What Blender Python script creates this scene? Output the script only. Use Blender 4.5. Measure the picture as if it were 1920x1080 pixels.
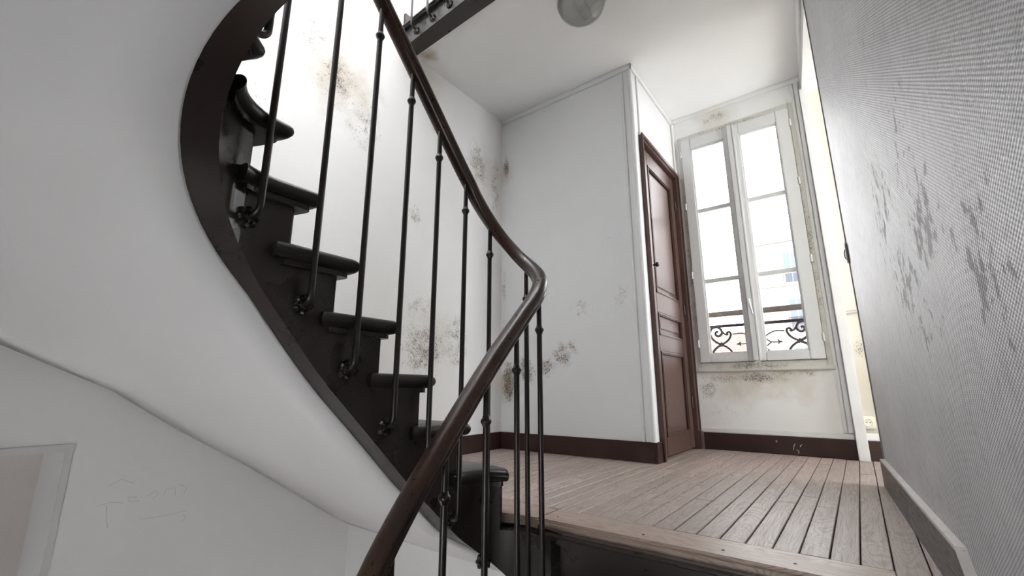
import bpy, bmesh, math, random
from mathutils import Vector, Matrix
random.seed(7)
D = bpy.data
for o in list(D.objects): D.objects.remove(o)
scene = bpy.context.scene
COL = scene.collection
PI = math.pi

# ------------------------------------------------------------------ camera
YAW, PITCH, CAMH = math.radians(37.2576), math.radians(12.8904), 0.46
fwd = Vector((-math.sin(YAW)*math.cos(PITCH), math.cos(YAW)*math.cos(PITCH), math.sin(PITCH)))
rgt = Vector((math.cos(YAW), math.sin(YAW), 0)); upv = rgt.cross(fwd)
cd = D.cameras.new('camera'); cd.sensor_width = 36; cd.lens = 832.33/1920*36; cd.clip_start = 0.02
cam = D.objects.new('camera', cd); COL.objects.link(cam)
M = Matrix((rgt, upv, -fwd)).transposed().to_4x4(); M.translation = Vector((0, 0, CAMH))
cam.matrix_world = M
scene.camera = cam

# ------------------------------------------------------------------ world / light / exposure
w = D.worlds.new('world'); scene.world = w; w.use_nodes = True
bg = w.node_tree.nodes['Background']
bg.inputs[0].default_value = (0.965, 0.975, 0.985, 1); bg.inputs[1].default_value = 4.0
vs = scene.view_settings
vs.view_transform = 'Standard'; vs.look = 'None'; vs.gamma = 1; vs.use_curve_mapping = False
vs.exposure = 1.85

# ------------------------------------------------------------------ helpers
def link(o, parent=None):
    COL.objects.link(o)
    if parent: o.parent = parent
    return o
def tag(o, label=None, cat=None, group=None, kind=None):
    if label: o['label'] = label
    if cat: o['category'] = cat
    if group: o['group'] = group
    if kind: o['kind'] = kind
    return o
def empty(name, loc=(0,0,0), parent=None):
    o = D.objects.new(name, None); o.location = loc; o.empty_display_size = 0.1
    return link(o, parent)
def finish(name, bm, mat, parent=None, smooth=None):
    me = D.meshes.new(name)
    bmesh.ops.recalc_face_normals(bm, faces=bm.faces[:])
    bm.to_mesh(me); bm.free()
    if mat: me.materials.append(mat)
    if smooth:
        me.shade_smooth(); me.set_sharp_from_angle(angle=math.radians(smooth))
    o = D.objects.new(name, me); link(o, parent)
    if parent is not None:
        o.location = -parent_world(parent)
    return o
def parent_world(p):
    v = Vector((0,0,0))
    while p: v += Vector(p.location); p = p.parent
    return v
def box(bm, x0,x1,y0,y1,z0,z1):
    if x0>x1: x0,x1=x1,x0
    if y0>y1: y0,y1=y1,y0
    if z0>z1: z0,z1=z1,z0
    v=[bm.verts.new(p) for p in ((x0,y0,z0),(x1,y0,z0),(x1,y1,z0),(x0,y1,z0),(x0,y0,z1),(x1,y0,z1),(x1,y1,z1),(x0,y1,z1))]
    for f in ((0,3,2,1),(4,5,6,7),(0,1,5,4),(1,2,6,5),(2,3,7,6),(3,0,4,7)): bm.faces.new([v[i] for i in f])
    return v
def boxes(name, lst, mat, parent=None, bev=0, smooth=None):
    bm = bmesh.new()
    for b in lst: box(bm,*b)
    if bev: bmesh.ops.bevel(bm, geom=bm.edges[:], offset=bev, segments=2, affect='EDGES', clamp_overlap=True)
    return finish(name,bm,mat,parent,smooth or (40 if bev else None))
def prism(bm, poly, z0, z1):
    a=[bm.verts.new((p[0],p[1],z0)) for p in poly]; b=[bm.verts.new((p[0],p[1],z1)) for p in poly]
    n=len(poly); bm.faces.new(a[::-1]); bm.faces.new(b)
    for i in range(n): bm.faces.new((a[i],a[(i+1)%n],b[(i+1)%n],b[i]))
    return a,b
def tube(bm, pts, r, seg=10, caps=True, closed=False):
    pts=[Vector(p) for p in pts]; n=len(pts); rs = r if isinstance(r,(list,tuple)) else [r]*n
    rings=[]; prev=None
    for i,p in enumerate(pts):
        a=pts[max(i-1,0)]; b=pts[min(i+1,n-1)]
        if closed: a=pts[(i-1)%n]; b=pts[(i+1)%n]
        t=(b-a).normalized()
        if prev is None:
            ref=Vector((0,0,1)) if abs(t.z)<.9 else Vector((1,0,0)); u=t.cross(ref).normalized()
        else: u=(prev-t*prev.dot(t)).normalized()
        prev=u; v=t.cross(u)
        rings.append([bm.verts.new(p+(u*math.cos(2*PI*k/seg)+v*math.sin(2*PI*k/seg))*rs[i]) for k in range(seg)])
    m = n if closed else n-1
    for i in range(m):
        A=rings[i];B=rings[(i+1)%n]
        for k in range(seg): bm.faces.new((A[k],A[(k+1)%seg],B[(k+1)%seg],B[k]))
    if caps and not closed: bm.faces.new(rings[0][::-1]); bm.faces.new(rings[-1])
def lathe(bm, prof, mtx, seg=16):
    rings=[]
    for r,z in prof:
        if r<1e-5: rings.append([bm.verts.new(mtx@Vector((0,0,z)))])
        else: rings.append([bm.verts.new(mtx@Vector((r*math.cos(2*PI*k/seg),r*math.sin(2*PI*k/seg),z))) for k in range(seg)])
    for A,B in zip(rings,rings[1:]):
        if len(A)==1 and len(B)==1: continue
        for k in range(seg):
            k2=(k+1)%seg
            if len(A)==1: bm.faces.new((A[0],B[k],B[k2]))
            elif len(B)==1: bm.faces.new((A[k],A[k2],B[0]))
            else: bm.faces.new((A[k],A[k2],B[k2],B[k]))
def interp(tab,x):
    if x<=tab[0][0]:
        (a,b),(c,d)=tab[0],tab[1]
    elif x>=tab[-1][0]:
        (a,b),(c,d)=tab[-2],tab[-1]
    else:
        for (a,b),(c,d) in zip(tab,tab[1:]):
            if a<=x<=c: break
    return b+(d-b)*(x-a)/(c-a)
def smoothed(tab, step, wdt):
    lo,hi=tab[0][0],tab[-1][0]; out=[]; x=lo
    while x<=hi+1e-9:
        ss=[interp(tab,x+wdt*k/4) for k in range(-4,5)]
        out.append((x,sum(ss)/9)); x+=step
    return out

# ------------------------------------------------------------------ materials
class N:
    """small node-graph helper"""
    def __init__(s,name):
        s.m=D.materials.new(name); s.m.use_nodes=True; s.t=s.m.node_tree; s.b=s.t.nodes['Principled BSDF']
    def n(s,typ,**kw):
        nd=s.t.nodes.new(typ)
        for k,v in kw.items(): setattr(nd,k,v)
        return nd
    def l(s,a,b): s.t.links.new(a,b)
    def put(s,sock,v):
        if isinstance(v,(int,float,tuple,list)): sock.default_value=v
        else: s.l(v,sock)
    def math(s,op,a,b=0.0,c=0.0,clamp=False):
        nd=s.n('ShaderNodeMath',operation=op,use_clamp=clamp)
        s.put(nd.inputs[0],a); s.put(nd.inputs[1],b); s.put(nd.inputs[2],c); return nd.outputs[0]
    def vmath(s,op,a,b=(0,0,0)):
        nd=s.n('ShaderNodeVectorMath',operation=op); s.put(nd.inputs[0],a); s.put(nd.inputs[1],b)
        return nd.outputs['Value'] if op in('LENGTH','DISTANCE','DOT_PRODUCT') else nd.outputs[0]
    def pos(s): return s.n('ShaderNodeNewGeometry').outputs['Position']
    def obj(s): return s.n('ShaderNodeTexCoord').outputs['Object']
    def rnd(s): return s.n('ShaderNodeObjectInfo').outputs['Random']
    def noise(s,vec,scale,detail=4,rough=.55,dist=0):
        nd=s.n('ShaderNodeTexNoise'); s.l(vec,nd.inputs['Vector']); nd.inputs['Scale'].default_value=scale
        nd.inputs['Detail'].default_value=detail; nd.inputs['Roughness'].default_value=rough; nd.inputs['Distortion'].default_value=dist
        return nd.outputs['Fac']
    def ramp(s,x,a,b,lo=0.0,hi=1.0):
        nd=s.n('ShaderNodeMapRange',interpolation_type='SMOOTHSTEP'); s.put(nd.inputs[0],x)
        for i,v in enumerate((a,b,lo,hi)): nd.inputs[i+1].default_value=v
        return nd.outputs[0]
    def mix(s,f,a,b):
        nd=s.n('ShaderNodeMix',data_type='RGBA'); s.put(nd.inputs[0],f)
        for sock,v in ((nd.inputs[6],a),(nd.inputs[7],b)):
            s.put(sock,(*v,1) if isinstance(v,tuple) and len(v)==3 else v)
        return nd.outputs[2]
    def scale(s,vec,sc): return s.vmath('MULTIPLY',vec,sc)
    def bump(s,h,strength,dist,nrm=None):
        nd=s.n('ShaderNodeBump'); nd.inputs['Strength'].default_value=strength; nd.inputs['Distance'].default_value=dist
        s.l(h,nd.inputs['Height']); 
        if nrm: s.l(nrm,nd.inputs['Normal'])
        return nd.outputs[0]
    def out(s,color,rough=.5,nrm=None,spec=.5,metal=0):
        s.put(s.b.inputs['Base Color'],(*color,1) if isinstance(color,tuple) and len(color)==3 else color)
        s.put(s.b.inputs['Roughness'],rough); s.b.inputs['Specular IOR Level'].default_value=spec; s.b.inputs['Metallic'].default_value=metal
        if nrm: s.l(nrm,s.b.inputs['Normal'])
        return s.m

def plaster(name, base, stains=(), rough=.6, bump=.25, tint=(.10,.075,.055), yellow=()):
    g=N(name); P=g.pos()
    big=g.noise(P,1.3,3); c=g.mix(g.ramp(big,.3,.7),base,tuple(v*.955 for v in base))
    for cx,cy,cz,r,k in yellow:
        d=g.vmath('DISTANCE',P,(cx,cy,cz)); f=g.ramp(g.math('ADD',g.math('DIVIDE',d,r),g.math('MULTIPLY',g.noise(P,9,4),.9)),1.3,.5)
        c=g.mix(g.math('MULTIPLY',f,k),c,(.42,.33,.19))
    if stains:
        fine=g.noise(P,110,4,.7); mid=g.noise(P,13,4,.6)
        tot=None
        for cx,cy,cz,rx,ry,rz,k in stains:
            d=g.vmath('LENGTH',g.vmath('DIVIDE',g.vmath('SUBTRACT',P,(cx,cy,cz)),(rx,ry,rz)))
            f=g.math('MULTIPLY',g.ramp(d,1.05,.1),k)
            tot=f if tot is None else g.math('MAXIMUM',tot,f)
        s1=g.math('ADD',g.math('MULTIPLY',fine,.85),g.math('MULTIPLY',mid,.25))
        thr=g.math('ADD',s1,g.math('MULTIPLY',tot,.16))
        mask=g.ramp(thr,.70,.78); mask=g.math('MULTIPLY',mask,g.ramp(tot,.03,.3))
        halo=g.math('MULTIPLY',g.ramp(g.math('ADD',mid,g.math('MULTIPLY',tot,.3)),.6,.85),g.math('MULTIPLY',tot,.45))
        c=g.mix(halo,c,(.36,.31,.25)); c=g.mix(g.math('MULTIPLY',mask,.85),c,tint)
    h=g.math('ADD',g.math('MULTIPLY',g.noise(P,14,3),.8),g.math('MULTIPLY',g.noise(P,140,2),.15))
    return g.out(c,rough,g.bump(h,bump,.004))
def paint(name, base, rough=.4, var=.12, bump=.25, sc=1.0, worn=None, spec=.5):
    g=N(name); P=g.pos(); n1=g.noise(P,6*sc,4); n2=g.noise(P,60*sc,3)
    c=g.mix(g.ramp(n1,.3,.7),tuple(v*(1-var) for v in base),tuple(v*(1+var) for v in base))
    if worn: c=g.mix(g.ramp(g.math('ADD',n2,g.math('MULTIPLY',n1,.6)),.92,1.02),c,worn)
    h=g.math('ADD',n1,g.math('MULTIPLY',n2,.3))
    r=g.ramp(n1,.1,.9,rough*.88,rough*1.15)
    return g.out(c,r,g.bump(h,bump,.003),spec)

WHITE=(.88,.875,.87)
m_left=plaster('plaster_left',WHITE,[(-2.36,2.1,.74,.3,.33,.3,1),(-2.36,2.4,.8,.3,.2,.32,.85),(-2.36,2.05,1.0,.3,.2,.2,.7),(-2.36,1.96,1.69,.3,.1,.14,.9),(-2.36,1.27,2.38,.3,.25,.3,.82),(-2.36,1.5,2.2,.3,.2,.35,.7),(-2.36,1.1,2.6,.3,.2,.3,.7),(-2.36,2.62,2.35,.3,.22,.4,.8),(-2.36,2.85,2.25,.3,.1,.5,.75),(-2.36,2.1,2.5,.3,.2,.3,.4),(-2.36,.9,2.1,.3,.3,.4,.3)],yellow=[(-2.36,1.3,2.4,.45,.5),(-2.36,2.0,2.85,.3,.3),(-2.36,2.75,2.3,.4,.25),(-2.36,2.2,.8,.4,.2)])
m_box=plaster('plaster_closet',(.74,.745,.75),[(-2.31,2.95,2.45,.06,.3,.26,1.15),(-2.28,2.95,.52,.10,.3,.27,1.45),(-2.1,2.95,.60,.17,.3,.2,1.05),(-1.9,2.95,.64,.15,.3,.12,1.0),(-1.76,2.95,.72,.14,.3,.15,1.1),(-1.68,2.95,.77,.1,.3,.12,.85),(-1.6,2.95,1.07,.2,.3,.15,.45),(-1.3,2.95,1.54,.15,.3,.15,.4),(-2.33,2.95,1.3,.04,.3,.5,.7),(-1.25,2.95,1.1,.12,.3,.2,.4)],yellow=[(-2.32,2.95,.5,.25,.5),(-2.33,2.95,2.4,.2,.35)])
m_win=plaster('plaster_window_wall',(.86,.865,.855),[(-.97,3.92,.46,.12,.3,.14,.9),(-.85,3.92,.55,.3,.3,.06,.85),(-.6,3.92,.55,.3,.3,.07,1.1),(-.35,3.92,.58,.25,.3,.05,.8),(-.7,3.92,2.84,.22,.3,.08,.8),(-.12,3.92,.8,.05,.3,.1,.9),(-1.03,3.92,1.3,.04,.3,.9,.75),(-.1,3.92,1.4,.04,.3,.9,.7),(-.85,3.92,.25,.3,.3,.12,.4)],yellow=[(-.75,3.92,.58,.4,.5),(-.4,3.92,.6,.35,.45),(-.7,3.92,2.83,.3,.3),(.05,3.92,.7,.4,.35),(.05,3.92,2.0,.7,.25)])
m_ceil=plaster('plaster_ceiling',(.92,.915,.91),yellow=[(-2.27,1.93,2.95,.13,.8)],bump=.15)
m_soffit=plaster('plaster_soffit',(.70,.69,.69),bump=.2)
m_lower=plaster('plaster_lower',(.86,.855,.855),[(-1.5,1.6,-.45,.25,.3,.15,.7)],bump=.3)
m_white=paint('white_gloss_paint',(.74,.74,.73),.38,.03,.12)
m_oldwhite=plaster('old_white_paint',(.63,.62,.57),[(-.6,3.9,.64,.5,.3,.05,1.0),(-1.01,3.9,1.5,.05,.3,1.2,.85),(-.14,3.9,1.5,.05,.3,1.2,.8),(-.6,3.9,2.72,.5,.3,.04,.75)],rough=.5)
m_pvc=paint('window_sash_white',(.66,.665,.66),.35,.02,.03)
m_string=paint('dark_brown_stair_paint',(.022,.0160,.0145),.28,.07,.15,1.0,None,.45)
m_tread=paint('worn_brown_tread',(.014,.0105,.0095),.34,.1,.1,1.0,None,.4)
m_brown=paint('brown_door_paint',(.088,.050,.043),.42,.12,.08,spec=.32)
m_base=paint('brown_skirting_paint',(.040,.020,.018),.42,.15,.2,1,None,.35)
m_iron=N('black_iron_paint').out((.014,.0095,.0085),.33,None,.42)
m_dark=paint('dark_fill_and_shade',(.012,.010,.010),.7,.1,0)  # near-black: painted shade in the closet, also floor base and nails
m_metal=N('latch_metal').out((.45,.44,.42),.4,None,.5,.9)
m_black=N('black_iron_latch').out((.02,.02,.02),.45)
m_warmgrey=paint('warm_grey_door',(.66,.61,.58),.55,.04,.1)
m_plastic=N('outlet_plastic').out((.76,.74,.62),.4)

def mk_rail():
    g=N('handrail_wood'); P=g.obj(); n=g.noise(g.scale(P,(1,1,1)),4,6,.65,.3); n2=g.noise(P,60,4)
    c=g.mix(g.ramp(n,.3,.75),(.018,.010,.007),(.046,.022,.013)); c=g.mix(g.math('MULTIPLY',g.ramp(n2,.45,.8),.25),c,(.025,.016,.012))
    return g.out(c,g.ramp(n2,.3,.7,.27,.36),g.bump(n2,.03,.002),.45)
m_rail=mk_rail()
def mk_wood(name,light,dark,axis=1,rough=.42):
    g=N(name); P=g.pos(); R=g.rnd()
    off=g.n('ShaderNodeCombineXYZ'); g.put(off.inputs[0],g.math('MULTIPLY',R,31.7)); g.put(off.inputs[1],g.math('MULTIPLY',R,17.3)); g.put(off.inputs[2],g.math('MULTIPLY',R,7.1))
    Q=g.vmath('ADD',P,off.outputs[0])
    st=(1,.16,1) if axis==1 else (.16,1,1)
    W=g.scale(Q,st)
    field=g.noise(W,8,2.5,.5,1.1)
    rings=g.math('SINE',g.math('MULTIPLY',field,150))
    rings=g.ramp(rings,-.2,1)
    fine=g.noise(g.scale(Q,(1,.03,1) if axis==1 else (.03,1,1)),190,3,.6)
    patch=g.noise(P,2.2,4)
    c=g.mix(R,tuple(v*.88 for v in light),tuple(v*1.1 for v in light))
    c=g.mix(g.math('MULTIPLY',rings,.42),c,dark)
    c=g.mix(g.math('MULTIPLY',g.ramp(fine,.5,.72),.35),c,dark)
    c=g.mix(g.math('MULTIPLY',g.ramp(patch,.35,.7),.35),c,tuple(v*.8 for v in light))
    h=g.math('ADD',g.math('MULTIPLY',rings,-.5),g.math('MULTIPLY',fine,-.6))
    return g.out(c,g.ramp(fine,.3,.7,rough*.85,rough*1.15),g.bump(h,.25,.0012),.5)
m_plank=mk_wood('worn_oak_plank',(.33,.265,.235),(.10,.070,.058),1,.46)
m_plankx=mk_wood('worn_oak_nosing',(.33,.25,.205),(.10,.068,.05),0,.42)
m_ledge=paint('pale_skirting_ledge',(.55,.52,.49),.55,.1,.3,2,(.25,.22,.2))  # ledge paler than the skirting board, with random darker flecks
m_skirt=mk_wood('grey_brown_skirting',(.085,.070,.066),(.032,.026,.024),1,.5)

def mk_weave():
    g=N('woven_wallcovering'); P=g.pos(); sp=g.n('ShaderNodeSeparateXYZ'); g.l(P,sp.inputs[0])
    yy=sp.outputs[1]; zz=sp.outputs[2]
    wob=g.math('MULTIPLY',g.noise(P,5,2),.006)
    a=g.math('SINE',g.math('MULTIPLY',g.math('ADD',yy,wob),2*PI/.0125)); b=g.math('SINE',g.math('MULTIPLY',g.math('ADD',zz,wob),2*PI/.0080))
    wv=g.math('MULTIPLY',a,b)
    n1=g.noise(P,28,4,.6); n2=g.noise(g.scale(P,(1,1,.65)),26,5,.7); n3=g.noise(P,3,3)
    cl=None
    for cy,cz,ry,rz,k in ((1.2,.80,.22,.16,1.0),(1.5,.74,.25,.2,.9),(1.65,1.0,.3,.25,.75),(.93,.66,.16,.14,.8),(1.25,1.0,.2,.2,.6),(1.35,.6,.3,.1,.6),(.86,.58,.12,.12,.6)):
        d=g.vmath('LENGTH',g.vmath('DIVIDE',g.vmath('SUBTRACT',P,(.14,cy,cz)),(1,ry,rz)))
        f=g.math('MULTIPLY',g.ramp(d,1.1,.1),k); cl=f if cl is None else g.math('MAXIMUM',cl,f)
    chip=g.ramp(g.math('ADD',n2,g.math('MULTIPLY',cl,.21)),.665,.71)
    c=g.mix(g.ramp(n3,.3,.7),(.54,.535,.545),(.61,.605,.605))
    n4=g.noise(g.scale(P,(1,1,.6)),34,5,.7)
    c=g.mix(g.math('MULTIPLY',g.ramp(n4,.48,.68),.45),c,(.33,.32,.33))
    c=g.mix(g.math('MULTIPLY',g.ramp(wv,.3,-.5),.7),c,(.19,.185,.19))  # weave troughs coloured darker, shade between the threads painted in
    c=g.mix(g.math('MULTIPLY',chip,.7),c,(.20,.185,.185))
    h=g.math('ADD',g.math('MULTIPLY',wv,.5),g.math('SUBTRACT',g.math('MULTIPLY',n1,1.3),g.math('MULTIPLY',chip,.6)))
    return g.out(c,g.ramp(chip,0,1,.52,.68),g.bump(h,.55,.0022),.32)
m_weave=mk_weave()
def mk_glass():
    g=N('clear_glass'); t=g.t
    gl=g.n('ShaderNodeBsdfGlossy'); gl.inputs['Roughness'].default_value=.02
    tr=g.n('ShaderNodeBsdfTransparent'); fr=g.n('ShaderNodeFresnel'); fr.inputs[0].default_value=1.3
    mx=g.n('ShaderNodeMixShader'); g.l(fr.outputs[0],mx.inputs[0]); g.l(tr.outputs[0],mx.inputs[1]); g.l(gl.outputs[0],mx.inputs[2])
    g.l(mx.outputs[0],t.nodes['Material Output'].inputs[0]); return g.m
m_glass=mk_glass()
m_globe=N('lamp_glass'); m_globe.b.inputs['Transmission Weight'].default_value=1; m_globe.b.inputs['IOR'].default_value=1.46; m_globe=m_globe.out((.93,.94,.94),.03)
m_bulb=N('bulb_white').out((.85,.84,.8),.3)
m_bald=N('lamp_base_white').out((.75,.74,.71),.35)
m_facade=plaster('facade_cream',(.24,.235,.225),bump=.1)
m_facade2=plaster('facade_trim',(.17,.155,.135),bump=.1)
m_bpane=N('far_window_pane').out((.055,.070,.098),.35,None,.2)
m_roof=paint('orange_roof_tile',(.14,.036,.020),.7,.15,.2,2)
m_pass=plaster('passage_cream',(.58,.56,.49),[(.05,3.92,.75,.06,.3,.15,.7)],yellow=[(.05,3.92,.5,.4,.3)])
m_gray=paint('grey_edge_strip',(.24,.235,.235),.5,.1,.1)
m_guardwood=paint('weathered_guard_rail',(.065,.048,.038),.6,.2,.3,3)

# ------------------------------------------------------------------ layout constants (metres, landing floor z=0)
XL=-2.36; YB=2.95; XS=-1.085; YW=3.92; CEIL=2.95; RISE=.17; FLOORH=3.06; TOP=6.4; BOT=-3.06
def xr(y): return .127-.0545*(y-1.665)        # face of the right-hand wall

# ------------------------------------------------------------------ setting: floor with planks
fl=boxes('floor',[(XL-.1,1.6,1.64,4.1,-.24,-.0225)],m_dark); tag(fl,'worn oak plank floor of the stair landing','floor',kind='structure')
edges=[.012,-.059,-.128,-.2,-.268,-.341,-.414]
x=-.414
while x>XL: x-=.0725+random.uniform(-.002,.002); edges.append(x)
edges=edges[::-1]
x=.012
for wd in (.075,.07,.072,.07,.075,.07,.072,.075,.07,.072,.074,.07,.073,.07): x+=wd; edges.append(x)
plank_cache={}
def plank(x0,x1,y0,y1,z,mat=m_plank,name='plank'):
    g=.0016
    bm=bmesh.new(); x0+=g; x1-=g; y0+=g; y1-=g; b=.0022
    lo=[(x0,y0),(x1,y0),(x1,y1),(x0,y1)]; hi=[(x0+b,y0+b),(x1-b,y0+b),(x1-b,y1-b),(x0+b,y1-b)]
    a=[bm.verts.new((*p,z-.022)) for p in lo]; m=[bm.verts.new((*p,z-b)) for p in lo]; t=[bm.verts.new((*p,z)) for p in hi]
    bm.faces.new(t)
    for i in range(4):
        j=(i+1)%4; bm.faces.new((a[i],a[j],m[j],m[i])); bm.faces.new((m[i],m[j],t[j],t[i]))
    return finish(name,bm,mat,fl)
NOSY=1.628
for i,(a,b) in enumerate(zip(edges,edges[1:])):
    mid=(a+b)/2
    ya=NOSY if mid<.012 else 1.47
    yb=YW+.02 if mid>XS-.02 else YB+.02
    if mid>.17: ya=max(ya,2.4)
    cuts=[]
    if abs(mid+.0235)<.02: cuts=[3.30]
    elif abs(mid-.05)<.02: cuts=[3.52]
    elif abs(mid+.0935)<.02: cuts=[]
    else:
        y=ya+random.uniform(.5,2.2)
        while y<yb-.3: cuts.append(y); y+=random.uniform(.9,2.0)
    ys=[ya]+cuts+[yb]
    for c,d in zip(ys,ys[1:]): plank(max(a,XL),b,c,d,random.uniform(-.0012,.0006))
# nosing board along the landing edge
bm=bmesh.new(); box(bm,-1.0,.012,1.468,NOSY-.002,-.034,0)
ed=[e for e in bm.edges if all(abs(v.co.y-1.468)<1e-4 for v in e.verts) and abs(e.verts[0].co.z-e.verts[1].co.z)<1e-4]
bmesh.ops.bevel(bm,geom=ed,offset=.012,segments=4,affect='EDGES')
finish('nosing_board',bm,m_plankx,fl,50)
boxes('nosing_board',[(.014,.16,1.47,1.47+.001,-.034,-.024)],m_plankx,fl)
# rounded end of the nosing over the stairwell and towards the first step
CX=-1.005; YC=1.24; Y1=.5; RS=.195; RR=.1525
poly=[(-1.0,1.468),(-1.0,NOSY-.002),(-2.36,NOSY-.002),(-2.36,1.5),(-1.215,1.45),(-1.18,1.44),(-1.115,1.468),(-1.05,1.478)]
bm=bmesh.new(); prism(bm,poly,-.034,0); bmesh.ops.bevel(bm,geom=[e for e in bm.edges if e.verts[0].co.z==e.verts[1].co.z==0],offset=.006,segments=2,affect='EDGES')
finish('nosing_board',bm,m_plankx,fl,50)
# small nails in the nosing board
for px,py in ((-.95,1.53),(-.62,1.52),(-.38,1.525),(-.2,1.53)):
    bm=bmesh.new(); lathe(bm,[(.0045,-.002),(.0045,.0008),(0,.0012)],Matrix.Translation((px,py,0)),8); finish('nail',bm,m_dark,fl)

# ------------------------------------------------------------------ walls
dY0,dY1,dZ=-.5,.388,.25          # low doorway in the left wall
wl=boxes('wall_left',[(XL-.12,XL,dY1,YB+.02,BOT,TOP),(XL-.12,XL,-1.05,dY0,BOT,TOP),(XL-.12,XL,dY0,dY1,dZ,TOP),(XL-.12,XL,dY0,dY1,BOT,-1.85)],m_left)
tag(wl,'white plaster stair wall with mould stains at left','wall',kind='structure')
bm=bmesh.new()
y0,y1=-.95,2.95
p=[(xr(y0),y0),(xr(y1),y1),(xr(y1)+.09,y1),(xr(y0)+.09,y0)]
prism(bm,p,BOT,CEIL); wr=finish('wall_right',bm,m_weave)
tag(wr,'silvery grey textured wallcovering on the near right wall','wall',kind='structure')
bm=bmesh.new(); prism(bm,[(xr(y0),y0),(xr(1.7),1.7),(xr(1.7)+.09,1.7),(xr(y0)+.09,y0)],CEIL,TOP); tag(finish('wall_right',bm,m_left),'white upper wall over the stairwell','wall',kind='structure')
# grey edge strip and strike plate on the end of the right wall
bm=bmesh.new(); e=xr(2.95); box(bm,e-.006,e+.095,2.952,2.966,.0,CEIL); g_=finish('trim_1',bm,m_gray); tag(g_,'grey edge strip on the end of the textured wall','trim',kind='structure')
lt=empty('strike_latch',(e-.008,2.95,1.16)); tag(lt,'small metal latch keeper on the edge of the textured wall','latch')
boxes('plate',[(e-.012,e-.006,2.925,2.968,1.13,1.24)],m_metal,lt,.002)
bm=bmesh.new(); tube(bm,[(e-.012,2.945,1.205),(e-.018,2.945,1.19),(e-.018,2.945,1.165),(e-.012,2.945,1.15)],.004,8); finish('hook',bm,m_metal,lt,60)
# closet box
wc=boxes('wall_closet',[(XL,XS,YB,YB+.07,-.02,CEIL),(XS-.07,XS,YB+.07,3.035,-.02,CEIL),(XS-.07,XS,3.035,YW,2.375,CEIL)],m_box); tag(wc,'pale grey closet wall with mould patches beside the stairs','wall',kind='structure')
boxes('closet_shade_block',[(XL,XS-.5,3.05,YW,-.02,CEIL)],m_dark); tag(D.objects['closet_shade_block'],'near-black block standing in for shade inside the closet','wall',kind='structure')  # solid block coloured near-black in place of the closet's shade
# window wall with opening
wx0,wx1,wz0,wz1=-1.035,-.115,.625,2.745
ww=boxes('wall_window',[(XL-.1,wx0,YW,YW+.22,-.3,3.3),(wx1,-.02,YW,YW+.22,-.3,3.3),(wx0,wx1,YW,YW+.22,-.3,wz0),(wx0,wx1,YW,YW+.22,wz1,3.3)],m_win); tag(ww,'white window wall with peeling stained paint','wall',kind='structure')
# passage to the right of the opening
tag(boxes('wall_passage',[(-.02,1.7,YW,YW+.22,-.3,3.3),(1.6,1.7,2.9,2.98,-.3,3.1),(1.6,1.7,YW-.12,YW,-.3,3.1),(1.6,1.7,2.98,YW-.12,-.3,.5),(1.6,1.7,2.98,YW-.12,2.9,3.1),(.2,1.7,2.86,2.94,-.3,3.1)],m_pass),'pale walls of the side passage with an end opening added for light','wall',kind='structure')  # end wall has an added, unseen gap that lights the landing
# back wall, lower walls, upper walls
bx0,bx1,bz0,bz1=-.75,.05,-.5,.0   # unseen opening added behind the camera to brighten the stairwell
tag(boxes('wall_back',[(XL-.1,bx0,-1.05,-.95,-1.6,TOP),(bx1,.4,-1.05,-.95,BOT,TOP),(bx0,bx1,-1.05,-.95,BOT,bz0),(XL-.1,bx0,-1.05,-.95,BOT,-2.75),(bx0,bx1,-1.05,-.95,bz1,TOP)],m_left),'white wall behind the stairs with unseen openings added for light','wall',kind='structure')  # low gap at left is added too, light from the storey below
tag(boxes('wall_under_landing',[(XL,.25,1.6,1.66,BOT,-.04)],m_lower),'white wall under the landing','wall',kind='structure')
tag(boxes('wall_upper',[(XL-.1,.4,3.0,3.1,CEIL+.13,TOP),(xr(1.7),.4,1.7,3.0,CEIL+.13,TOP)],m_left),'white wall of the floor above','wall',kind='structure')
tag(boxes('floor_lower',[(XL-.1,.4,-1.05,1.7,BOT-.1,BOT)],m_plankx),'wooden floor of the storey below','floor',kind='structure')
# ceiling of the landing = slab of the floor above
bm=bmesh.new(); prism(bm,[(XL,1.845),(-1.2,1.80),(-.85,1.6),(.3,1.6),(.3,2.9),(1.7,2.9),(1.7,YW+.1),(XL,YW+.1)],CEIL,CEIL+.13)
tag(finish('ceiling',bm,m_ceil),'white plaster ceiling over the landing','ceiling',kind='structure')
# unseen roof, its opening added to let sky light into the stairwell
tag(boxes('ceiling_top',[(XL-.2,.45,-1.1,-.9,TOP,TOP+.1),(XL-.2,.45,2.9,3.1,TOP,TOP+.1),(XL-.2,-1.85,-.9,2.9,TOP,TOP+.1),(.1,.45,-.9,2.9,TOP,TOP+.1)],m_ceil),'unseen top ceiling with an opening added for light','ceiling',kind='structure')

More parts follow.
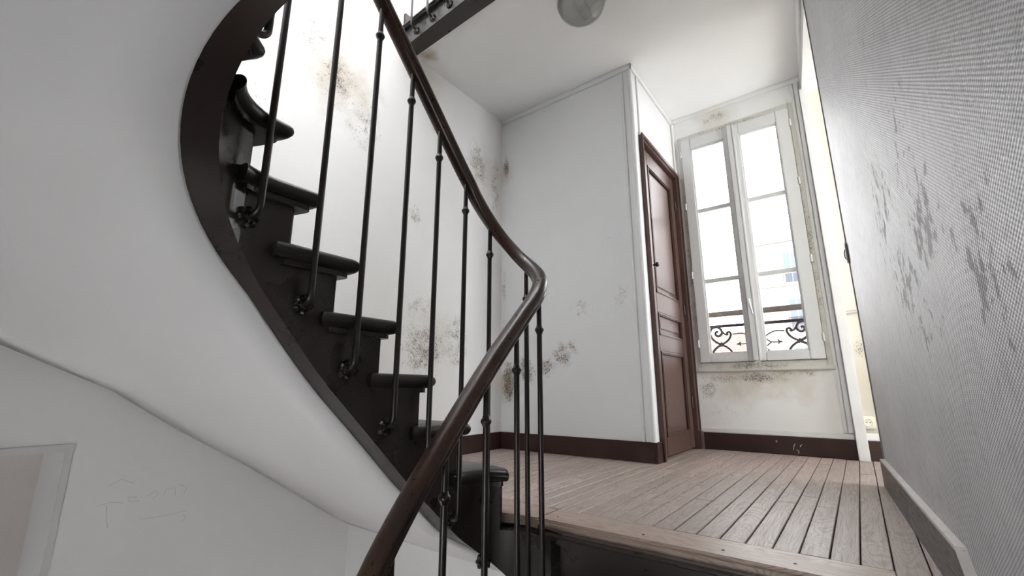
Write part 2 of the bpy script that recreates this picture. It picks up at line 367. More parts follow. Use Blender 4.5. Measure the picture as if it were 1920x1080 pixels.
# ------------------------------------------------------------------ skirtings and mouldings
SK=.128
def skirt(name,x0,x1,y0,y1,label):
    o=boxes(name,[(x0,x1,y0,y1,0,SK)],m_base,bev=.003); tag(o,label,'baseboard',kind='structure')
skirt('baseboard_left',XL,XL+.018,1.62,YB,'dark brown skirting along the left wall')
skirt('baseboard_closet',XL+.018,XS+.004,YB-.018,YB,'dark brown skirting along the closet wall')
skirt('baseboard_corner',XS,XS+.018,YB-.018,3.03,'dark brown skirting turning the closet corner')
skirt('baseboard_window',XS+.05,-.062,YW-.018,YW,'brown skirting with chipped paint under the window')
skirt('baseboard_passage',.0,1.6,YW-.018,YW,'brown skirting in the side passage beside the white post')
for (cx,cz,h) in ((-.42,.06,.05),(-.405,.03,.03),(-.38,.07,.02),(-.53,.09,.015)):
    bm=bmesh.new(); pts=[(cx+random.uniform(-.008,.008),YW-.0185,cz-h/2+h*k/5) for k in range(6)]
    tube(bm,pts,[.0006,.002,.0015,.0026,.0015,.0006],6); o=finish('paint_chip',bm,m_oldwhite,D.objects['baseboard_window'])
tag(boxes('trim_2',[(XS+.01,-.062,YW-.012,YW,SK,.165),(.0,1.6,YW-.012,YW,SK,.175)],m_white,bev=.004),'white strip above the window wall skirting','trim',kind='structure')
# textured wall's own skirting: level on the landing, then raking down the stairs
t=empty('baseboard_right'); tag(t,'thick grey brown skirting with pale ledge along the textured wall','baseboard',kind='structure')
def skirt_seg(name,pts,off,mat,thick_in=.0):
    # pts: (y, zbot, ztop) list
    bm=bmesh.new(); A=[];B=[]
    rows=[]
    for y,zb,zt in pts:
        f=xr(y)-off; k=xr(y)-thick_in
        rows.append([bm.verts.new((f,y,zb)),bm.verts.new((f,y,zt)),bm.verts.new((k,y,zt)),bm.verts.new((k,y,zb))])
    for r,s in zip(rows,rows[1:]):
        for i in range(4): bm.faces.new((r[i],s[i],s[(i+1)%4],r[(i+1)%4]))
    bm.faces.new(rows[0][::-1]); bm.faces.new(rows[-1])
    return finish(name,bm,mat,t)
skirt_seg('board',[(1.44,-.08,.118),(2.95,0,.118)],.02,m_skirt)
skirt_seg('ledge',[(1.44,.118,.127),(2.95,.118,.127)],.019,m_ledge)
skirt_seg('board',[(-.6,-1.75,-1.40),(1.44,-.27,.118)],.02,m_skirt)
skirt_seg('ledge',[(-.6,-1.40,-1.388),(1.44,.118,.127)],.019,m_ledge)
# cove strips under the ceiling
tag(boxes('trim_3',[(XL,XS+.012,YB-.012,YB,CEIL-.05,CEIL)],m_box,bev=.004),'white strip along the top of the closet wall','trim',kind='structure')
tag(boxes('trim_4',[(XS,XS+.012,YB-.012,YW,CEIL-.05,CEIL),],m_white,bev=.004),'white strip above the brown door','trim',kind='structure')
tag(boxes('trim_5',[(XS+.012,-.03,YW-.012,YW,CEIL-.045,CEIL)],m_win,bev=.004),'white strip above the window','trim',kind='structure')
# closet corner beads
bm=bmesh.new(); tube(bm,[(-1.158,YB-.002,SK),(-1.158,YB-.002,CEIL-.05)],.012,10); tag(finish('trim_6',bm,m_white,None,60),'round bead on the closet wall','trim',kind='structure')
bm=bmesh.new(); tube(bm,[(XS-.006,YB+.004,SK),(XS-.006,YB+.004,CEIL-.05)],.016,12); tag(finish('trim_7',bm,m_white,None,60),'rounded closet corner bead','trim',kind='structure')
tag(boxes('trim_8',[(XS,XS+.012,3.045,3.085,2.375,CEIL-.05)],m_white,bev=.003),'flat strip above the brown door frame','trim',kind='structure')
bm=bmesh.new(); tube(bm,[(XS+.012,YW-.012,.0),(XS+.012,YW-.012,CEIL-.05)],.013,8); tag(finish('trim_9',bm,m_white,None,60),'corner bead beside the brown door','trim',kind='structure')
# post and header of the passage opening
tag(boxes('trim_10',[(-.058,.004,YW-.065,YW,0,2.80)],m_white,bev=.004),'white post between window and side passage','trim',kind='structure')
tag(boxes('trim_11',[(-.118,-.096,YW-.012,YW,.17,2.9),(-.09,-.062,YW-.02,YW,.17,2.9)],m_white,bev=.003),'grooved white boards right of the window','trim',kind='structure')
bm=bmesh.new(); prism(bm,[(-.045,YW),(.05,2.96),(.12,2.96),(.06,YW)],2.79,CEIL); tag(finish('trim_12',bm,m_white),'white header over the side passage','trim',kind='structure')
tag(boxes('trim_13',[(.004,1.6,YW-.016,YW,.985,1.045),(.004,1.6,YW-.022,YW,1.0,1.012)],m_pass,bev=.004),'moulded dado rail in the side passage','trim',kind='structure')
bm=bmesh.new(); tube(bm,[(.034,2.975,2.925),(.006,3.4,2.90),(-.022,3.86,2.865)],.02,12); tag(finish('conduit_pipe',bm,m_white,None,60),'white pipe running along the passage header under the ceiling','pipe')
ot=empty('wall_outlet',(.025,YW,.245)); tag(ot,'cream round wall socket above the passage skirting','outlet')
boxes('plate',[(-.014,.062,YW-.022,YW,.205,.285)],m_plastic,ot,.006)
bm=bmesh.new(); R90=Matrix.Translation((.024,YW-.022,.247))@Matrix.Rotation(PI/2,4,'X'); lathe(bm,[(.027,0),(.027,.005),(.022,.005),(.021,.002),(0,.002)],R90,20); finish('socket_ring',bm,m_plastic,ot,40)
for dx in (-.009,.009):
    bm=bmesh.new(); lathe(bm,[(.0035,0),(.0035,.0012),(0,.0014)],Matrix.Translation((.024+dx,YW-.0238,.247))@Matrix.Rotation(PI/2,4,'X'),8); finish('hole',bm,m_black,ot)
bm=bmesh.new(); lathe(bm,[(.0025,0),(.0025,.008),(0,.009)],Matrix.Translation((.024,YW-.022,.258))@Matrix.Rotation(PI/2,4,'X'),8); finish('earth_pin',bm,m_metal,ot)

# ------------------------------------------------------------------ window
wn=empty('window_1',(-.58,YW,wz0)); tag(wn,'white two leaf casement window with glazing bars','window',kind='structure')
fr=[(wx0,-1.005,YW-.008,YW+.07,wz0,wz1),(-.15,wx1,YW-.008,YW+.07,wz0,wz1),(-1.005,-.15,YW-.008,YW+.07,2.70,wz1),(-1.005,-.15,YW-.012,YW+.07,wz0,.672)]
fr+=[(wx0,-.965,YW+.032,YW+.1,wz0,wz1),(-.205,wx1,YW+.032,YW+.1,wz0,wz1),(-.965,-.205,YW+.032,YW+.1,2.64,wz1),(-.965,-.205,YW+.032,YW+.1,wz0,.70)]
boxes('window_frame',fr,m_oldwhite,wn,.004)
boxes('sill',[(wx0-.01,wx1+.01,YW-.022,YW+.02,.60,.632)],m_oldwhite,wn,.006)
def sash(x0,x1,gx0,gx1):
    z0,z1,gz0,gz1=.675,2.695,.742,2.592
    F=YW-.03; B=YW+.03
    s=boxes('sash',[(x0,gx0,F,B,z0,z1),(gx1,x1,F,B,z0,z1),(gx0,gx1,F,B,z0,gz0),(gx0,gx1,F,B,gz1,z1)],m_pvc,wn,.005)
    # sloped glazing bead
    boxes('glazing_bead',[(gx0-.004,gx0+.010,F+.012,F+.03,gz0,gz1),(gx1-.010,gx1+.004,F+.012,F+.03,gz0,gz1),(gx0,gx1,F+.012,F+.03,gz0-.004,gz0+.010),(gx0,gx1,F+.012,F+.03,gz1-.010,gz1+.004)],m_pvc,s,.003)
    zs=[gz0,1.355,1.992,gz1]
    for z in zs[1:3]: boxes('glazing_bar',[(gx0,gx1,YW-.012,YW+.022,z-.017,z+.017)],m_pvc,s,.003)
    for a,b in zip(zs,zs[1:]): boxes('pane',[(gx0-.003,gx1+.003,YW+.004,YW+.008,a+.009 if a!=gz0 else a,b-.009 if b!=gz1 else b)],m_glass,s)
    return s
sash(-1.004,-.605,-.922,-.645); sash(-.575,-.151,-.522,-.243)
boxes('meeting_stile',[(-.625,-.556,YW-.045,YW-.028,.677,2.693),(-.612,-.569,YW-.052,YW-.045,.677,2.693)],m_pvc,wn,.004)
h=boxes('handle',[(-.606,-.576,YW-.062,YW-.052,1.10,1.17)],m_pvc,wn,.004)
bm=bmesh.new(); tube(bm,[(-.591,YW-.06,1.15),(-.591,YW-.085,1.15),(-.589,YW-.092,1.14),(-.572,YW-.092,1.03)],[.008,.008,.009,.007],10); finish('handle_lever',bm,m_pvc,h,60)
for x in (-1.008,-.147):
    for z in (.83,1.42,2.05,2.56):
        bm=bmesh.new(); tube(bm,[(x,YW-.026,z-.03),(x,YW-.026,z+.03)],.009,8); finish('hinge',bm,m_pvc,wn,60)

# ------------------------------------------------------------------ brown closet door
dr=empty('door_1',(XS,3.45,0)); tag(dr,'brown panelled closet door beside the window','door',kind='structure')
F0=XS+.022
boxes('door_frame',[(XS-.07,F0,3.035,3.06,0,2.335),(XS-.07,F0,3.86,YW-.006,0,2.335),(XS-.07,F0,3.035,YW-.006,2.335,2.375)],m_brown,dr,.004)
boxes('architrave',[(F0-.002,F0+.012,3.028,3.052,0,2.36),(F0-.002,F0+.012,3.895,YW-.006,0,2.36),(F0-.002,F0+.012,3.028,YW-.006,2.352,2.385)],m_brown,dr,.004)
boxes('plinth_block',[(F0-.01,F0+.02,3.865,YW-.006,0,.14)],m_brown,dr,.003)
ly0,ly1=3.13,3.858
Lf=XS-.012
st=[(Lf-.034,Lf,ly0,3.21,.012,2.325),(Lf-.034,Lf,3.765,ly1,.012,2.325)]
rails=[(.012,.135),(.735,.845),(1.02,1.165),(2.205,2.325)]
leaf=boxes('door_leaf',st+[(Lf-.034,Lf,3.21,3.765,a,b) for a,b in rails],m_brown,dr,.003)
for (a,b) in ((.135,.735),(.845,1.02),(1.165,2.205)):
    p_=boxes('panel',[(Lf-.026,Lf-.018,3.205,3.77,a-.005,b+.005)],m_brown,leaf)
    boxes('raised_field',[(Lf-.019,Lf-.008,3.27,3.705,a+.055,b-.05)],m_brown,leaf,.005)
    for (ya,yb,za,zb) in ((3.21,3.765,a,a+.022),(3.21,3.765,b-.022,b),(3.21,3.232,a,b),(3.743,3.765,a,b)):
        boxes('panel_moulding',[(Lf-.02,Lf+.006,ya,yb,za,zb)],m_brown,leaf,.007)
for zz in (.36,1.12,2.07):
    bm=bmesh.new(); tube(bm,[(Lf+.006,3.858,zz-.045),(Lf+.006,3.858,zz+.045)],.009,8); finish('hinge',bm,m_black,dr,60)
k=boxes('lock_plate',[(Lf,Lf+.006,3.118,3.148,1.30,1.42)],m_black,leaf,.002)
bm=bmesh.new(); lathe(bm,[(.006,0),(.006,.028),(.016,.034),(.019,.044),(.013,.054),(0,.056)],Matrix.Translation((Lf+.005,3.14,1.355))@Matrix.Rotation(PI/2,4,'Y'),12); finish('knob',bm,m_black,leaf,60)
bm=bmesh.new(); lathe(bm,[(.009,0),(.009,.003),(0,.004)],Matrix.Translation((Lf,3.165,1.585))@Matrix.Rotation(PI/2,4,'Y'),10); finish('keyhole',bm,m_black,leaf,60)

# ------------------------------------------------------------------ low doorway in the left wall
d2=empty('door_2',(XL,0,-1.85)); tag(d2,'white framed doorway under the stair soffit','door',kind='structure')
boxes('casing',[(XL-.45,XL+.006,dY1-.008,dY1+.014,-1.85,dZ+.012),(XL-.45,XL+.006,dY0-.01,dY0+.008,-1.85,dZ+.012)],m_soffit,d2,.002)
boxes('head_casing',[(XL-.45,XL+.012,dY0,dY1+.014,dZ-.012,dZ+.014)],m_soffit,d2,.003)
boxes('door_leaf',[(XL-.45,XL-.40,dY0,dY1,-1.85,dZ)],m_warmgrey,d2)
# faint pencil scribble on the wall
sc=[[(.52,.10),(.56,.12),(.60,.10)],[(.53,.03),(.535,-.02),(.545,-.05)],[(.50,.035),(.545,.04),(.58,.03)],[(.62,.045),(.59,.05),(.60,.03),(.63,.03)],[(.65,.04),(.68,.06),(.69,.045),(.67,.03)],[(.71,.035),(.715,.06),(.745,.06),(.75,.03)],[(.76,.07),(.79,.055),(.78,.03)],[(.64,-.04),(.72,-.045),(.80,-.04)],[(.79,-.05),(.80,-.07),(.785,-.085)]]
m_pencil=N('pencil').out((.62,.62,.62),.7)
for s_ in sc:
    bm=bmesh.new(); tube(bm,[(XL+.0003,a,b-.005) for a,b in s_],.0008,5); finish('pencil_stroke',bm,m_pencil,wl)

# ------------------------------------------------------------------ stair geometry
# u: one unit per straight (0.74 m) or half circle; [-1,0] arriving side, [0,1] landing end, [1,2] rising side, [2,3] far end, [3,4] return
LEN=YC-Y1
def base(u):
    if u<-1 : return base(u+4)[0:2]
    if u>4: return base(u-4)
    return None
def path(u,R):
    """point on the well outline of radius R, plus unit vector towards the well and tangent (uphill)"""
    u=((u+1)%4)-1
    if u<0: return Vector((CX+R,YC+u*LEN)),Vector((-1,0)),Vector((0,1))
    if u<1:
        a=u*PI; return Vector((CX+R*math.cos(a),YC+R*math.sin(a))),Vector((-math.cos(a),-math.sin(a))),Vector((-math.sin(a),math.cos(a)))
    if u<2: return Vector((CX-R,YC-(u-1)*LEN)),Vector((1,0)),Vector((0,-1))
    a=(u-2)*PI; return Vector((CX-R*math.cos(a),Y1-R*math.sin(a))),Vector((math.cos(a),math.sin(a))),Vector((math.sin(a),-math.cos(a)))
ZB=[(0,-.52),(.7,-.175),(1,-.035),(1.05,0),(1.309,.173),(1.488,.306),(1.743,.49),(1.928,.651),(2,.72),(2.5,1.12),(3,1.53),(3.19,1.84),(4,2.54)]
RZ=[(0,.758),(.104,.808),(.209,.85),(.313,.892),(.417,.93),(.522,.974),(.626,1.032),(.731,1.096),(.835,1.17),(.939,1.238),(1,1.274),(1.135,1.38),(1.27,1.492),(1.405,1.604),(1.541,1.716),(1.676,1.83),(2,2.10),(2.5,2.48),(3,2.88),(3.189,3.15),(3.324,3.282),(3.459,3.396),(3.595,3.51),(3.73,3.62),(3.865,3.718),(4,3.818)]
ZBs=smoothed([(a-4,b-FLOORH) for a,b in ZB[:-1]]+ZB+[(a+4,b+FLOORH) for a,b in ZB[1:5]],.02,.06)
RZs=smoothed([(a-4,b-FLOORH) for a,b in RZ[:-1]]+RZ+[(a+4,b+FLOORH) for a,b in RZ[1:5]],.02,.05)
def zb(u): return interp(ZBs,u)
def rz(u): return interp(RZs,u)
def u_of(z):
    for (a,b),(c,d) in zip(ZBs,ZBs[1:]):
        if b<=z<=d: return a+(c-a)*(z-b)/(d-b)
    return None
OUT={0:(.2,1.43),1:(XL,1.52),2:(XL,1.27),3:(XL,1.01),4:(XL,.73),5:(XL,.48),6:(XL,.13),7:(XL,-.17),8:(XL,-.52),9:(-2.1,-.95),10:(-1.5,-.95),11:(-.9,-.95),12:(-.4,-.95),13:(.22,-.8),14:(.22,-.35),15:(.21,.02),16:(.19,.38),17:(.16,.8),18:(.14,1.43)}
def ui(i):
    base_i=(i-1)%18+1; off=(i-base_i)//18*4
    if base_i==1: return .70+off
    if base_i==18: return 4.33+off
    return u_of(RISE*base_i-.374)+off
def outp(i): return Vector(OUT[(i-1)%18+1])
stair=empty('staircase',(-1.2,1.0,0)); tag(stair,'dark brown winding wooden staircase with curved open string','staircase')
# --- string (continuous ribbon)
U0,U1=-2.0,4.3; TH=.075
def string_mesh():
    bm=bmesh.new()
    tr=sorted([(ui(i),i) for i in range(-12,19)])
    us=set(); k=U0
    while k<U1+1e-6: us.add(round(k,4)); k+=.04
    brk=[u for u,i in tr if U0<u<U1]
    us=sorted(us|set(brk))
    us=[u for j,u in enumerate(us) if u in brk or not any(abs(u-b)<.008 for b in brk)]
    def top(u):   # top height for the interval starting at u
        best=None
        for uu,i in tr:
            if uu<=u+1e-9: best=i
        if best is None: best=tr[0][1]-1
        return best*RISE-.04
    vc={}
    def V(key,co):
        if key not in vc: vc[key]=bm.verts.new(co)
        return vc[key]
    prev=None
    for a,b in zip(us,us[1:]):
        t=top(a)
        t=min(t,zb((a+b)/2)+.55)-.004
        pts=[]
        for u in (a,b):
            p,nv,tg=path(u,RS); q=p-nv*TH; z=zb(u)
            pts.append((V(('fb',u),(p.x,p.y,z)),V(('ft',u,round(t,4)),(p.x,p.y,t)),V(('bt',u,round(t,4)),(q.x,q.y,t)),V(('bb',u),(q.x,q.y,z-.012))))
        A,B=pts
        bm.faces.new((A[0],B[0],B[1],A[1])); bm.faces.new((A[1],B[1],B[2],A[2])); bm.faces.new((A[2],B[2],B[3],A[3])); bm.faces.new((A[3],B[3],B[0],A[0]))
        if prev and abs(prev[0]-t)>1e-4:
            P=prev[1]; bm.faces.new((P[1],A[1],A[2],P[2]))
        if not prev: bm.faces.new(A)
        prev=(t,B)
    bm.faces.new(prev[1][::-1])
    return finish('stringer',bm,m_string,stair,28)
string_mesh()
# --- treads with rounded nosings, cove strips and risers
def tread(i):
    ua,ub=ui(i),ui(i+1); z=RISE*i
    def lenu(u): # metres per unit
        v=((u+1)%4)-1
        return LEN if (v<0 or 1<=v<2 or v>=3) else PI*RS
    def poly(over,front,back,inset=0.0):
        s0=ua-front/lenu(ua-.01); s1=ub+back/lenu(ub+.01)
        pts=[]
        n=8
        for k in range(n+1):
            u=s0+(s1-s0)*k/n; p,nv,tg=path(u,RS); pts.append(p+nv*over)
        oa,ob=outp(i),outp(i+1)
        # outer corners, pushed the same overhang in the downhill direction
        pa=path(ua,RS)[0]; da=(oa-pa).normalized(); na=Vector((da.y,-da.x)); 
        if na.dot(path(ua,RS)[2])>0: na=-na
        o1=oa+na*front*1.0; o2=ob
        e2=path(ub,RS)[0]+(ob-path(ub,RS)[0]).normalized()*.10
        e1=path(ua,RS)[0]+da*.10+na*front
        res=pts+[e2,o2]
        # corners of the room in between
        for c in ((XL,-.95),(.22,-.95)):
            cc=Vector(c)
            if abs(o1.x-o2.x)>1e-3 and abs(o1.y-o2.y)>1e-3 and (cc-o1).length<1.0 and (cc-o2).length<1.0: res.append(cc)
        # round the plan corner at the tip
        c0,pa_,pb_=res[0],e1,res[1]
        d1=(pa_-c0); d2=(pb_-c0); q1=c0+d1.normalized()*min(.035,d1.length*.5); q2=c0+d2.normalized()*min(.02,d2.length*.8)
        arc=[q1*(1-t_)**2+c0*2*t_*(1-t_)+q2*t_**2 for t_ in (0,.25,.5,.75,1)]
        return [Vector((max(p.x,XL+.002),max(p.y,-.948))) for p in arc+res[1:]+[o1,e1]]
    FR={1:.055,2:.055,3:.055,4:.062,5:.07,6:.08}.get(i,.10 if i>6 else .06)
    rr=.0225; bm=bmesh.new(); rings=[]
    for k in range(9):
        an=-PI/2+PI*k/8; ins=rr*(1-math.cos(an))
        rings.append([bm.verts.new((p.x,p.y,z-rr+rr*math.sin(an))) for p in poly(.036-ins,FR-ins,.05-ins)])
    n=len(rings[0])
    for A,B in zip(rings,rings[1:]):
        for k in range(n): bm.faces.new((A[k],A[(k+1)%n],B[(k+1)%n],B[k]))
    bm.faces.new(rings[0][::-1]); bm.faces.new(rings[-1])
    t=finish('tread',bm,m_tread,stair,35)
    bm=bmesh.new(); prism(bm,poly(.016,FR-.03,.015),z-.060,z-.0445); finish('cove_moulding',bm,m_string,t)
    # riser under the front of this tread
    pa=path(ua,RS); oa=outp(i); st=pa[0]-pa[1]*.01; dv=(oa-st).normalized(); nn=Vector((dv.y,-dv.x))*.011
    bm=bmesh.new(); prism(bm,[st-nn,oa-nn,oa+nn,st+nn],z-RISE,z-.04); finish('riser',bm,m_string,stair)
for i in list(range(1,18))+list(range(-11,0)): tread(i)
# riser under the landing nosing (top of the lower flight)
boxes('riser',[(-.98,.14,1.44,1.46,-RISE-.05,-.034)],m_string,stair)
boxes('cove_moulding',[(-.96,.12,1.425,1.442,-.06,-.034)],m_string,stair,.005)

# --- soffit: plaster under the flight, ruled from the string to the walls
def soffit(name,u0,u1,dz,label):
    bm=bmesh.new(); rows=[]; n=110
    rows.append([bm.verts.new((-1.2+(XL+1.2)*j/8,1.605,-.262)) for j in range(9)])
    for k in range(n+1):
        u=u0+(u1-u0)*k/n; p,nv,tg=path(u,RS); q=p-nv*(TH-.004); z=zb(u)-.010
        fi=max(1,min(18,(zb(u)+.374)/RISE))
        i=min(int(fi),17); f=fi-i
        oa,ob=Vector(OUT[i]),Vector(OUT[i+1])
        if i==8 :
            c=Vector((XL,-.95)); o=oa.lerp(c,f*2) if f<.5 else c.lerp(ob,f*2-1)
        elif i==12:
            c=Vector((.22,-.95)); o=oa.lerp(c,f*1.25) if f<.8 else c.lerp(ob,(f-.8)*5)
        else: o=oa.lerp(ob,f)
        fr_=(zb(u)+.374)/RISE
        if fr_<1: o=Vector((XL,1.52+(1-fr_)*.30))
        rows.append([bm.verts.new((q.x+(o.x-q.x)*j/8,q.y+(o.y-q.y)*j/8,z+dz)) for j in range(9)])
    for r,s in zip(rows,rows[1:]):
        for j in range(8): bm.faces.new((r[j],r[j+1],s[j+1],s[j]))
    o=finish(name,bm,m_soffit,None,60); tag(o,label,'ceiling',kind='structure')
    md=o.modifiers.new('thick','SOLIDIFY'); md.thickness=.02; md.offset=0
    return o
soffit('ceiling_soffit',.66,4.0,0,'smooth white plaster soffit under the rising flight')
boxes('landing_underside',[(-1.3,-1.08,1.47,1.63,-.2,-.185)],m_soffit); tag(D.objects['landing_underside'],'white plaster edge under the landing','ceiling',kind='structure')

# ------------------------------------------------------------------ railing
rail=empty('stair_railing',(-1.0,1.0,0)); tag(rail,'dark wooden handrail on thin iron balusters winding up the stairs','railing')
prof=[(0,.026),(.012,.0245),(.021,.019),(.0265,.010),(.028,.002),(.0265,-.005),(.023,-.009),(.0245,-.013),(.0245,-.017),(.020,-.022),(.010,-.0245),(0,-.025)]
prof=prof+[(-a,b) for a,b in prof[-2:0:-1]]
def sweep_rail(name,pts,mat,parent):
    bm=bmesh.new(); rings=[]; n=len(pts)
    for i,p in enumerate(pts):
        a=pts[max(i-1,0)]; b=pts[min(i+1,n-1)]; t=(b-a).normalized(); s=t.cross(Vector((0,0,1))).normalized(); uu=s.cross(t)
        rings.append([bm.verts.new(p+s*x+uu*y) for x,y in prof])
    m=len(prof)
    for A,B in zip(rings,rings[1:]):
        for k in range(m): bm.faces.new((A[k],A[(k+1)%m],B[(k+1)%m],B[k]))
    bm.faces.new(rings[0][::-1]); bm.faces.new(rings[-1])
    return finish(name,bm,mat,parent,50)
pts=[]; u=-1.9
while u<4.0:
    p=path(u,RR)[0]; pts.append(Vector((p.x,p.y,rz(u)))); u+=.03
sweep_rail('handrail',pts,m_rail,rail)
def rosette(mtx,parent):
    bm=bmesh.new(); seg=40
    prof_=[(0,.016),(.008,.0155),(.012,.013),(.0145,.009),(.019,.0125),(.024,.011),(.028,.004),(.0285,0),(0,0)]
    rings=[]
    for r,z in prof_[:-1]:
        if r==0: rings.append([bm.verts.new(mtx@Vector((0,0,z)))]); continue
        ring=[]
        for k in range(seg):
            a=2*PI*k/seg; m=math.cos(a*8); f=(r>.013)*1.0
            ring.append(bm.verts.new(mtx@Vector(((r+f*.0022*m)*math.cos(a),(r+f*.0022*m)*math.sin(a),max(0,z+f*.0025*m*(z>0.001))))))
        rings.append(ring)
    for A,B in zip(rings,rings[1:]):
        for k in range(seg):
            k2=(k+1)%seg
            if len(A)==1: bm.faces.new((A[0],B[k],B[k2]))
            else: bm.faces.new((A[k],A[k2],B[k2],B[k]))
    bm.faces.new(rings[-1])
    return finish('rosette',bm,m_iron,parent,45)
RB=.0092
def baluster(base_pt,inward,out,zros,ztop,parent,ring=True):
    """base_pt: point on the string face; the shaft stands `out` metres into the well"""
    b=Vector((base_pt.x,base_pt.y,zros)); iv=Vector((inward.x,inward.y,0)); c=b+iv*out
    pts=[b-iv*.005,b+iv*.012]
    rb=.026
    for k in range(0,7):
        a=PI/2*k/6; pts.append(b+iv*(out-rb+rb*math.sin(a))+Vector((0,0,.004+rb*(1-math.cos(a)))))
    top=Vector((c.x,c.y,ztop)); z1=ztop-.125
    pts+= [Vector((c.x,c.y,zros+.1)),Vector((c.x,c.y,(zros+z1)/2)),Vector((c.x,c.y,z1)),Vector((c.x,c.y,ztop-.03)),top]
    rs=[RB]*(len(pts)-2)+[RB*.93,RB*.55]
    bm=bmesh.new(); tube(bm,pts,rs,10); o=finish('baluster',bm,m_iron,parent,60)
    if ring:
        bm=bmesh.new(); lathe(bm,[(RB*.9,-.016),(RB*1.2,-.013),(RB*1.25,-.009),(RB*1.55,-.006),(RB*1.75,0),(RB*1.55,.006),(RB*1.2,.008),(RB*1.15,.014),(RB*.9,.016)],Matrix.Translation((c.x,c.y,z1)),14)
        finish('collar',bm,m_iron,o,60)
    mt=Matrix.Translation(b)@iv.to_track_quat('Z','Y').to_matrix().to_4x4()
    rosette(mt,o)
    return o
US=[-.95,-.745,-.535,-.325,-.128,.104,.465,.795,1.035,1.241,1.438,1.642,1.847,2.10,2.56,2.80,3.03,3.25,3.45,3.65,3.85]
US=[u-0 for u in US]
for u in [-1.7,-1.45,-1.2]+US:
    p,nv,tg=path(u,RS); zt=rz(u)-.018
    baluster(p,nv,RS-RR,rz(u)-1.285,zt,rail)

# ------------------------------------------------------------------ upper landing edge at the top of the picture
fa=empty('landing_edge',(-1.8,1.73,2.93)); tag(fa,'dark brown edge board of the upper landing','landing edge')
def yf(x): return 1.748-(x+2.36)*.045
bm=bmesh.new(); prism(bm,[(XL,yf(XL)),(-1.15,yf(-1.15)),(-1.15,1.83),(XL,1.86)],2.925,3.062); finish('fascia',bm,m_string,fa)
bm=bmesh.new(); prism(bm,[(XL,yf(XL)-.035),(-1.15,yf(-1.15)-.035),(-1.15,1.95),(XL,1.95)],3.06,3.10)
bmesh.ops.bevel(bm,geom=[e for e in bm.edges if all(v.co.y<1.75 for v in e.verts) and abs(e.verts[0].co.z-e.verts[1].co.z)<1e-5],offset=.014,segments=3,affect='EDGES')
finish('nosing',bm,m_tread,fa,40)
boxes('skirting',[(XL,XL+.02,1.75,2.9,3.10,3.24)],m_base,fa)
ur=empty('upper_railing',(-1.8,1.70,3.0)); tag(ur,'iron balusters fixed to the upper landing edge','railing')
for x in (-2.185,-2.01,-1.835,-1.66,-1.485,-1.31):
    baluster(Vector((x,yf(x))),Vector((0,-1)),.055,2.985,4.0,ur,True)
sweep_rail('handrail',[Vector((x,yf(x)-.055,4.015)) for x in (-2.34,-2.0,-1.6,-1.2)],m_rail,ur)

# ------------------------------------------------------------------ ceiling lamp
lx,ly=-1.10,2.19
lp=empty('ceiling_lamp',(lx,ly,CEIL)); tag(lp,'round glass bowl ceiling lamp with bulb','lamp')
Tm=Matrix.Translation((lx,ly,CEIL))@Matrix.Scale(1.2,4)
bm=bmesh.new(); lathe(bm,[(0,0),(.135,0),(.138,-.012),(.132,-.028),(.12,-.032),(0,-.032)],Tm,40); finish('lamp_base',bm,m_bald,lp,40)
bm=bmesh.new()
o_=[(.128*math.cos(a),-.030-.098*math.sin(a)) for a in [PI/2*k/10 for k in range(11)]]
i_=[(.122*math.cos(a),-.030-.092*math.sin(a)) for a in [PI/2*k/10 for k in range(10,-1,-1)]]
o_[-1]=(0,o_[-1][1]); i_[0]=(0,i_[0][1])
lathe(bm,o_,Tm,40); lathe(bm,i_,Tm,40); bmesh.ops.remove_doubles(bm,verts=bm.verts[:],dist=1e-5); finish('glass_bowl',bm,m_globe,lp,60)
bm=bmesh.new(); Bm=Matrix.Translation((lx+.01,ly-.02,CEIL-.04))@Matrix.Rotation(math.radians(70),4,'X')
lathe(bm,[(.014,-.03),(.014,0),(.018,.012),(.03,.035),(.033,.05),(.028,.066),(.015,.077),(0,.08)],Bm,18); finish('bulb',bm,m_bulb,lp,60)
bm=bmesh.new(); lathe(bm,[(.02,-.07),(.02,-.02),(.016,-.018),(.016,-.0)],Bm,16); finish('bulb_holder',bm,m_bald,lp,40)

# ------------------------------------------------------------------ outside the window: guard, houses
gd=empty('window_guard',(-.58,4.12,.66)); tag(gd,'wrought iron scroll guard with wooden rail outside the window','guard')
GY=4.12
boxes('top_rail',[(-1.03,-.12,GY-.02,GY+.025,1.075,1.118)],m_guardwood,gd,.006)
boxes('bar',[(-1.03,-.12,GY-.008,GY+.008,.98,1.004)],m_iron,gd)
boxes('bar',[(-1.03,-.12,GY-.006,GY+.006,.655,.67)],m_iron,gd)
def iron(pts,r=.011,name='scroll'):
    if len(pts)>3 and not isinstance(r,list):
        q=[Vector(p) for p in pts]; q=[q[0]*2-q[1]]+q+[q[-1]*2-q[-2]]; pts=[]
        for a,b,c,d in zip(q,q[1:],q[2:],q[3:]):
            for k in range(5):
                t=k/5; v=.5*((2*b)+(c-a)*t+(2*a-5*b+4*c-d)*t*t+(3*b-a-3*c+d)*t**3); pts.append((v.x,v.y))
        pts.append((q[-2].x,q[-2].y))
    bm=bmesh.new(); tube(bm,[(a,GY,b) for a,b in pts],r,8); return finish(name,bm,m_iron,gd,60)
def spiral(cx,cz,r0,r1,a0,a1,n=26): return [(cx+(r0+(r1-r0)*k/n)*math.cos(math.radians(a0+(a1-a0)*k/n)),cz+(r0+(r1-r0)*k/n)*math.sin(math.radians(a0+(a1-a0)*k/n))) for k in range(n+1)]
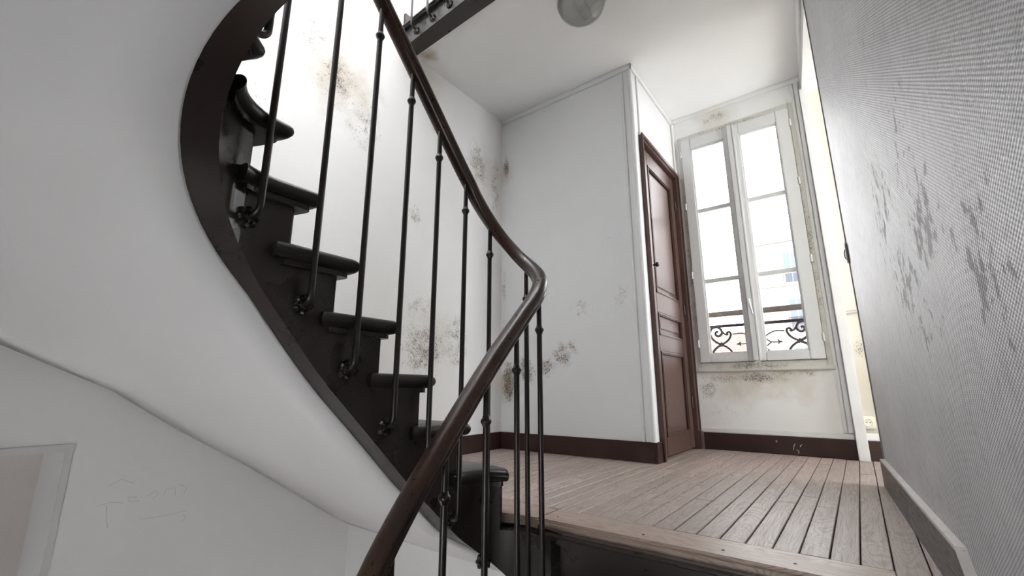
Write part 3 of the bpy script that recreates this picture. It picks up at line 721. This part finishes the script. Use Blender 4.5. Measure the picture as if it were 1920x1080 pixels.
def motif(cx,cz,mir):
    s=-1 if mir else 1
    def X(pts): return [(cx+s*(a),cz+b) for a,b in pts]
    for v in (1,-1):
        iron(X([(p,v*q) for p,q in [(0,0),(-.038,.022),(-.07,.055),(-.084,.098),(-.07,.137),(-.035,.152),(-.002,.138),(.012,.108),(0,.082),(-.024,.074),(-.042,.092),(-.032,.112),(-.016,.106)]]))
        iron(X([(p,v*q) for p,q in [(0,0),(.036,.020),(.064,.046),(.080,.078),(.076,.100),(.058,.104),(.050,.090),(.060,.080)]]),.010)
        iron(X([(p,v*q) for p,q in [(.004,.130),(.018,.108),(.034,.088),(.052,.080)]]),.008)
    for k in range(5):
        a=2*PI*k/5+PI/2; iron(X([(0,0),(.02*math.cos(a),.02*math.sin(a))]),.008,'star_ray')
motif(-.879,.835,False); motif(-.31,.832,True)
for s,cx in ((1,-.595),):
    for m in (-1,1):
        iron([(cx+m*.19,.918),(cx+m*.115,.920),(cx+m*.05,.878),(cx+m*.09,.836),(cx+m*.15,.834)],.006)
        iron([(cx+m*.09,.836),(cx+m*.05,.792),(cx+m*.1,.752),(cx+m*.19,.752)],.006)
        iron([(cx+m*.15,.834),(cx+m*.17,.834)],[.012,.003],'arrow_head'); iron([(cx+m*.135,.852),(cx+m*.148,.834),(cx+m*.135,.816)],.006,'arrow_head')
for x in (-1.02,-.13): boxes('post',[(x-.008,x+.008,GY-.008,GY+.008,.64,1.08)],m_iron,gd)

# cream building across the street
S=1.5
def bz(z): return .46+(z-.46)*S
BY=33
bl=empty('apartment_building',(-1,BY,-12)); tag(bl,'overexposed cream apartment building across the street','building')
boxes('wall',[(-4.6,14,BY,BY+8,-14,bz(7.4))],m_facade,bl)
for z in (6.85,4.88,2.75): boxes('cornice',[(-4.7,14,BY-.25,BY,bz(z)-.12,bz(z)+.06)],m_facade2,bl,.03)
for row in range(3):
    for colm in range(4):
        x0=(-1.88)*S+colm*2.9; zt=bz(6.28-2.06*row); zbt=bz(4.95-2.06*row)
        f=boxes('window',[(x0-.1,x0+.95,BY-.06,BY+.02,zbt,zt+.1)],m_facade2,bl)
        for a in (0.06,.5): boxes('pane',[(x0+a,x0+a+.36,BY-.09,BY-.05,zbt+.05,zt)],m_bpane,f)
        g2=boxes('window_guard',[(x0-.1,x0+.95,BY-.2,BY-.17,zbt+.78,zbt+.84)],m_iron,f)
        for k in range(8): boxes('bar',[(x0-.08+k*.14,x0-.05+k*.14,BY-.2,BY-.17,zbt,zbt+.8)],m_iron,f)
# orange tiled roof
rf=empty('orange_roof_house',(-2.8,14,-6)); tag(rf,'house with orange tiled roof seen through the lower left pane','house')
boxes('wall',[(-6.5,-2.4,14.4,18.5,-8,1.1)],m_facade,rf)
for k in range(16):
    y0=14+k*.2; z0=1.22+k*.075
    bm=bmesh.new(); v=[bm.verts.new(p) for p in ((-6.7,y0,z0),(-2.25,y0,z0),(-2.25,y0+.24,z0+.075),(-6.7,y0+.24,z0+.075),(-6.7,y0,z0-.05),(-2.25,y0,z0-.05),(-2.25,y0+.24,z0+.02),(-6.7,y0+.24,z0+.02))]
    for f in ((0,1,2,3),(4,7,6,5),(0,4,5,1),(1,5,6,2),(2,6,7,3),(3,7,4,0)): bm.faces.new([v[i] for i in f])
    finish('tile_row',bm,m_roof,rf)
boxes('chimney',[(-4.6,-4.2,16.6,17.1,1.6,2.3)],m_facade2,rf)
tag(boxes('ground_street',[(-40,40,4.6,60,-14.1,-14)],m_facade2),'street level far below the window','ground',kind='structure')
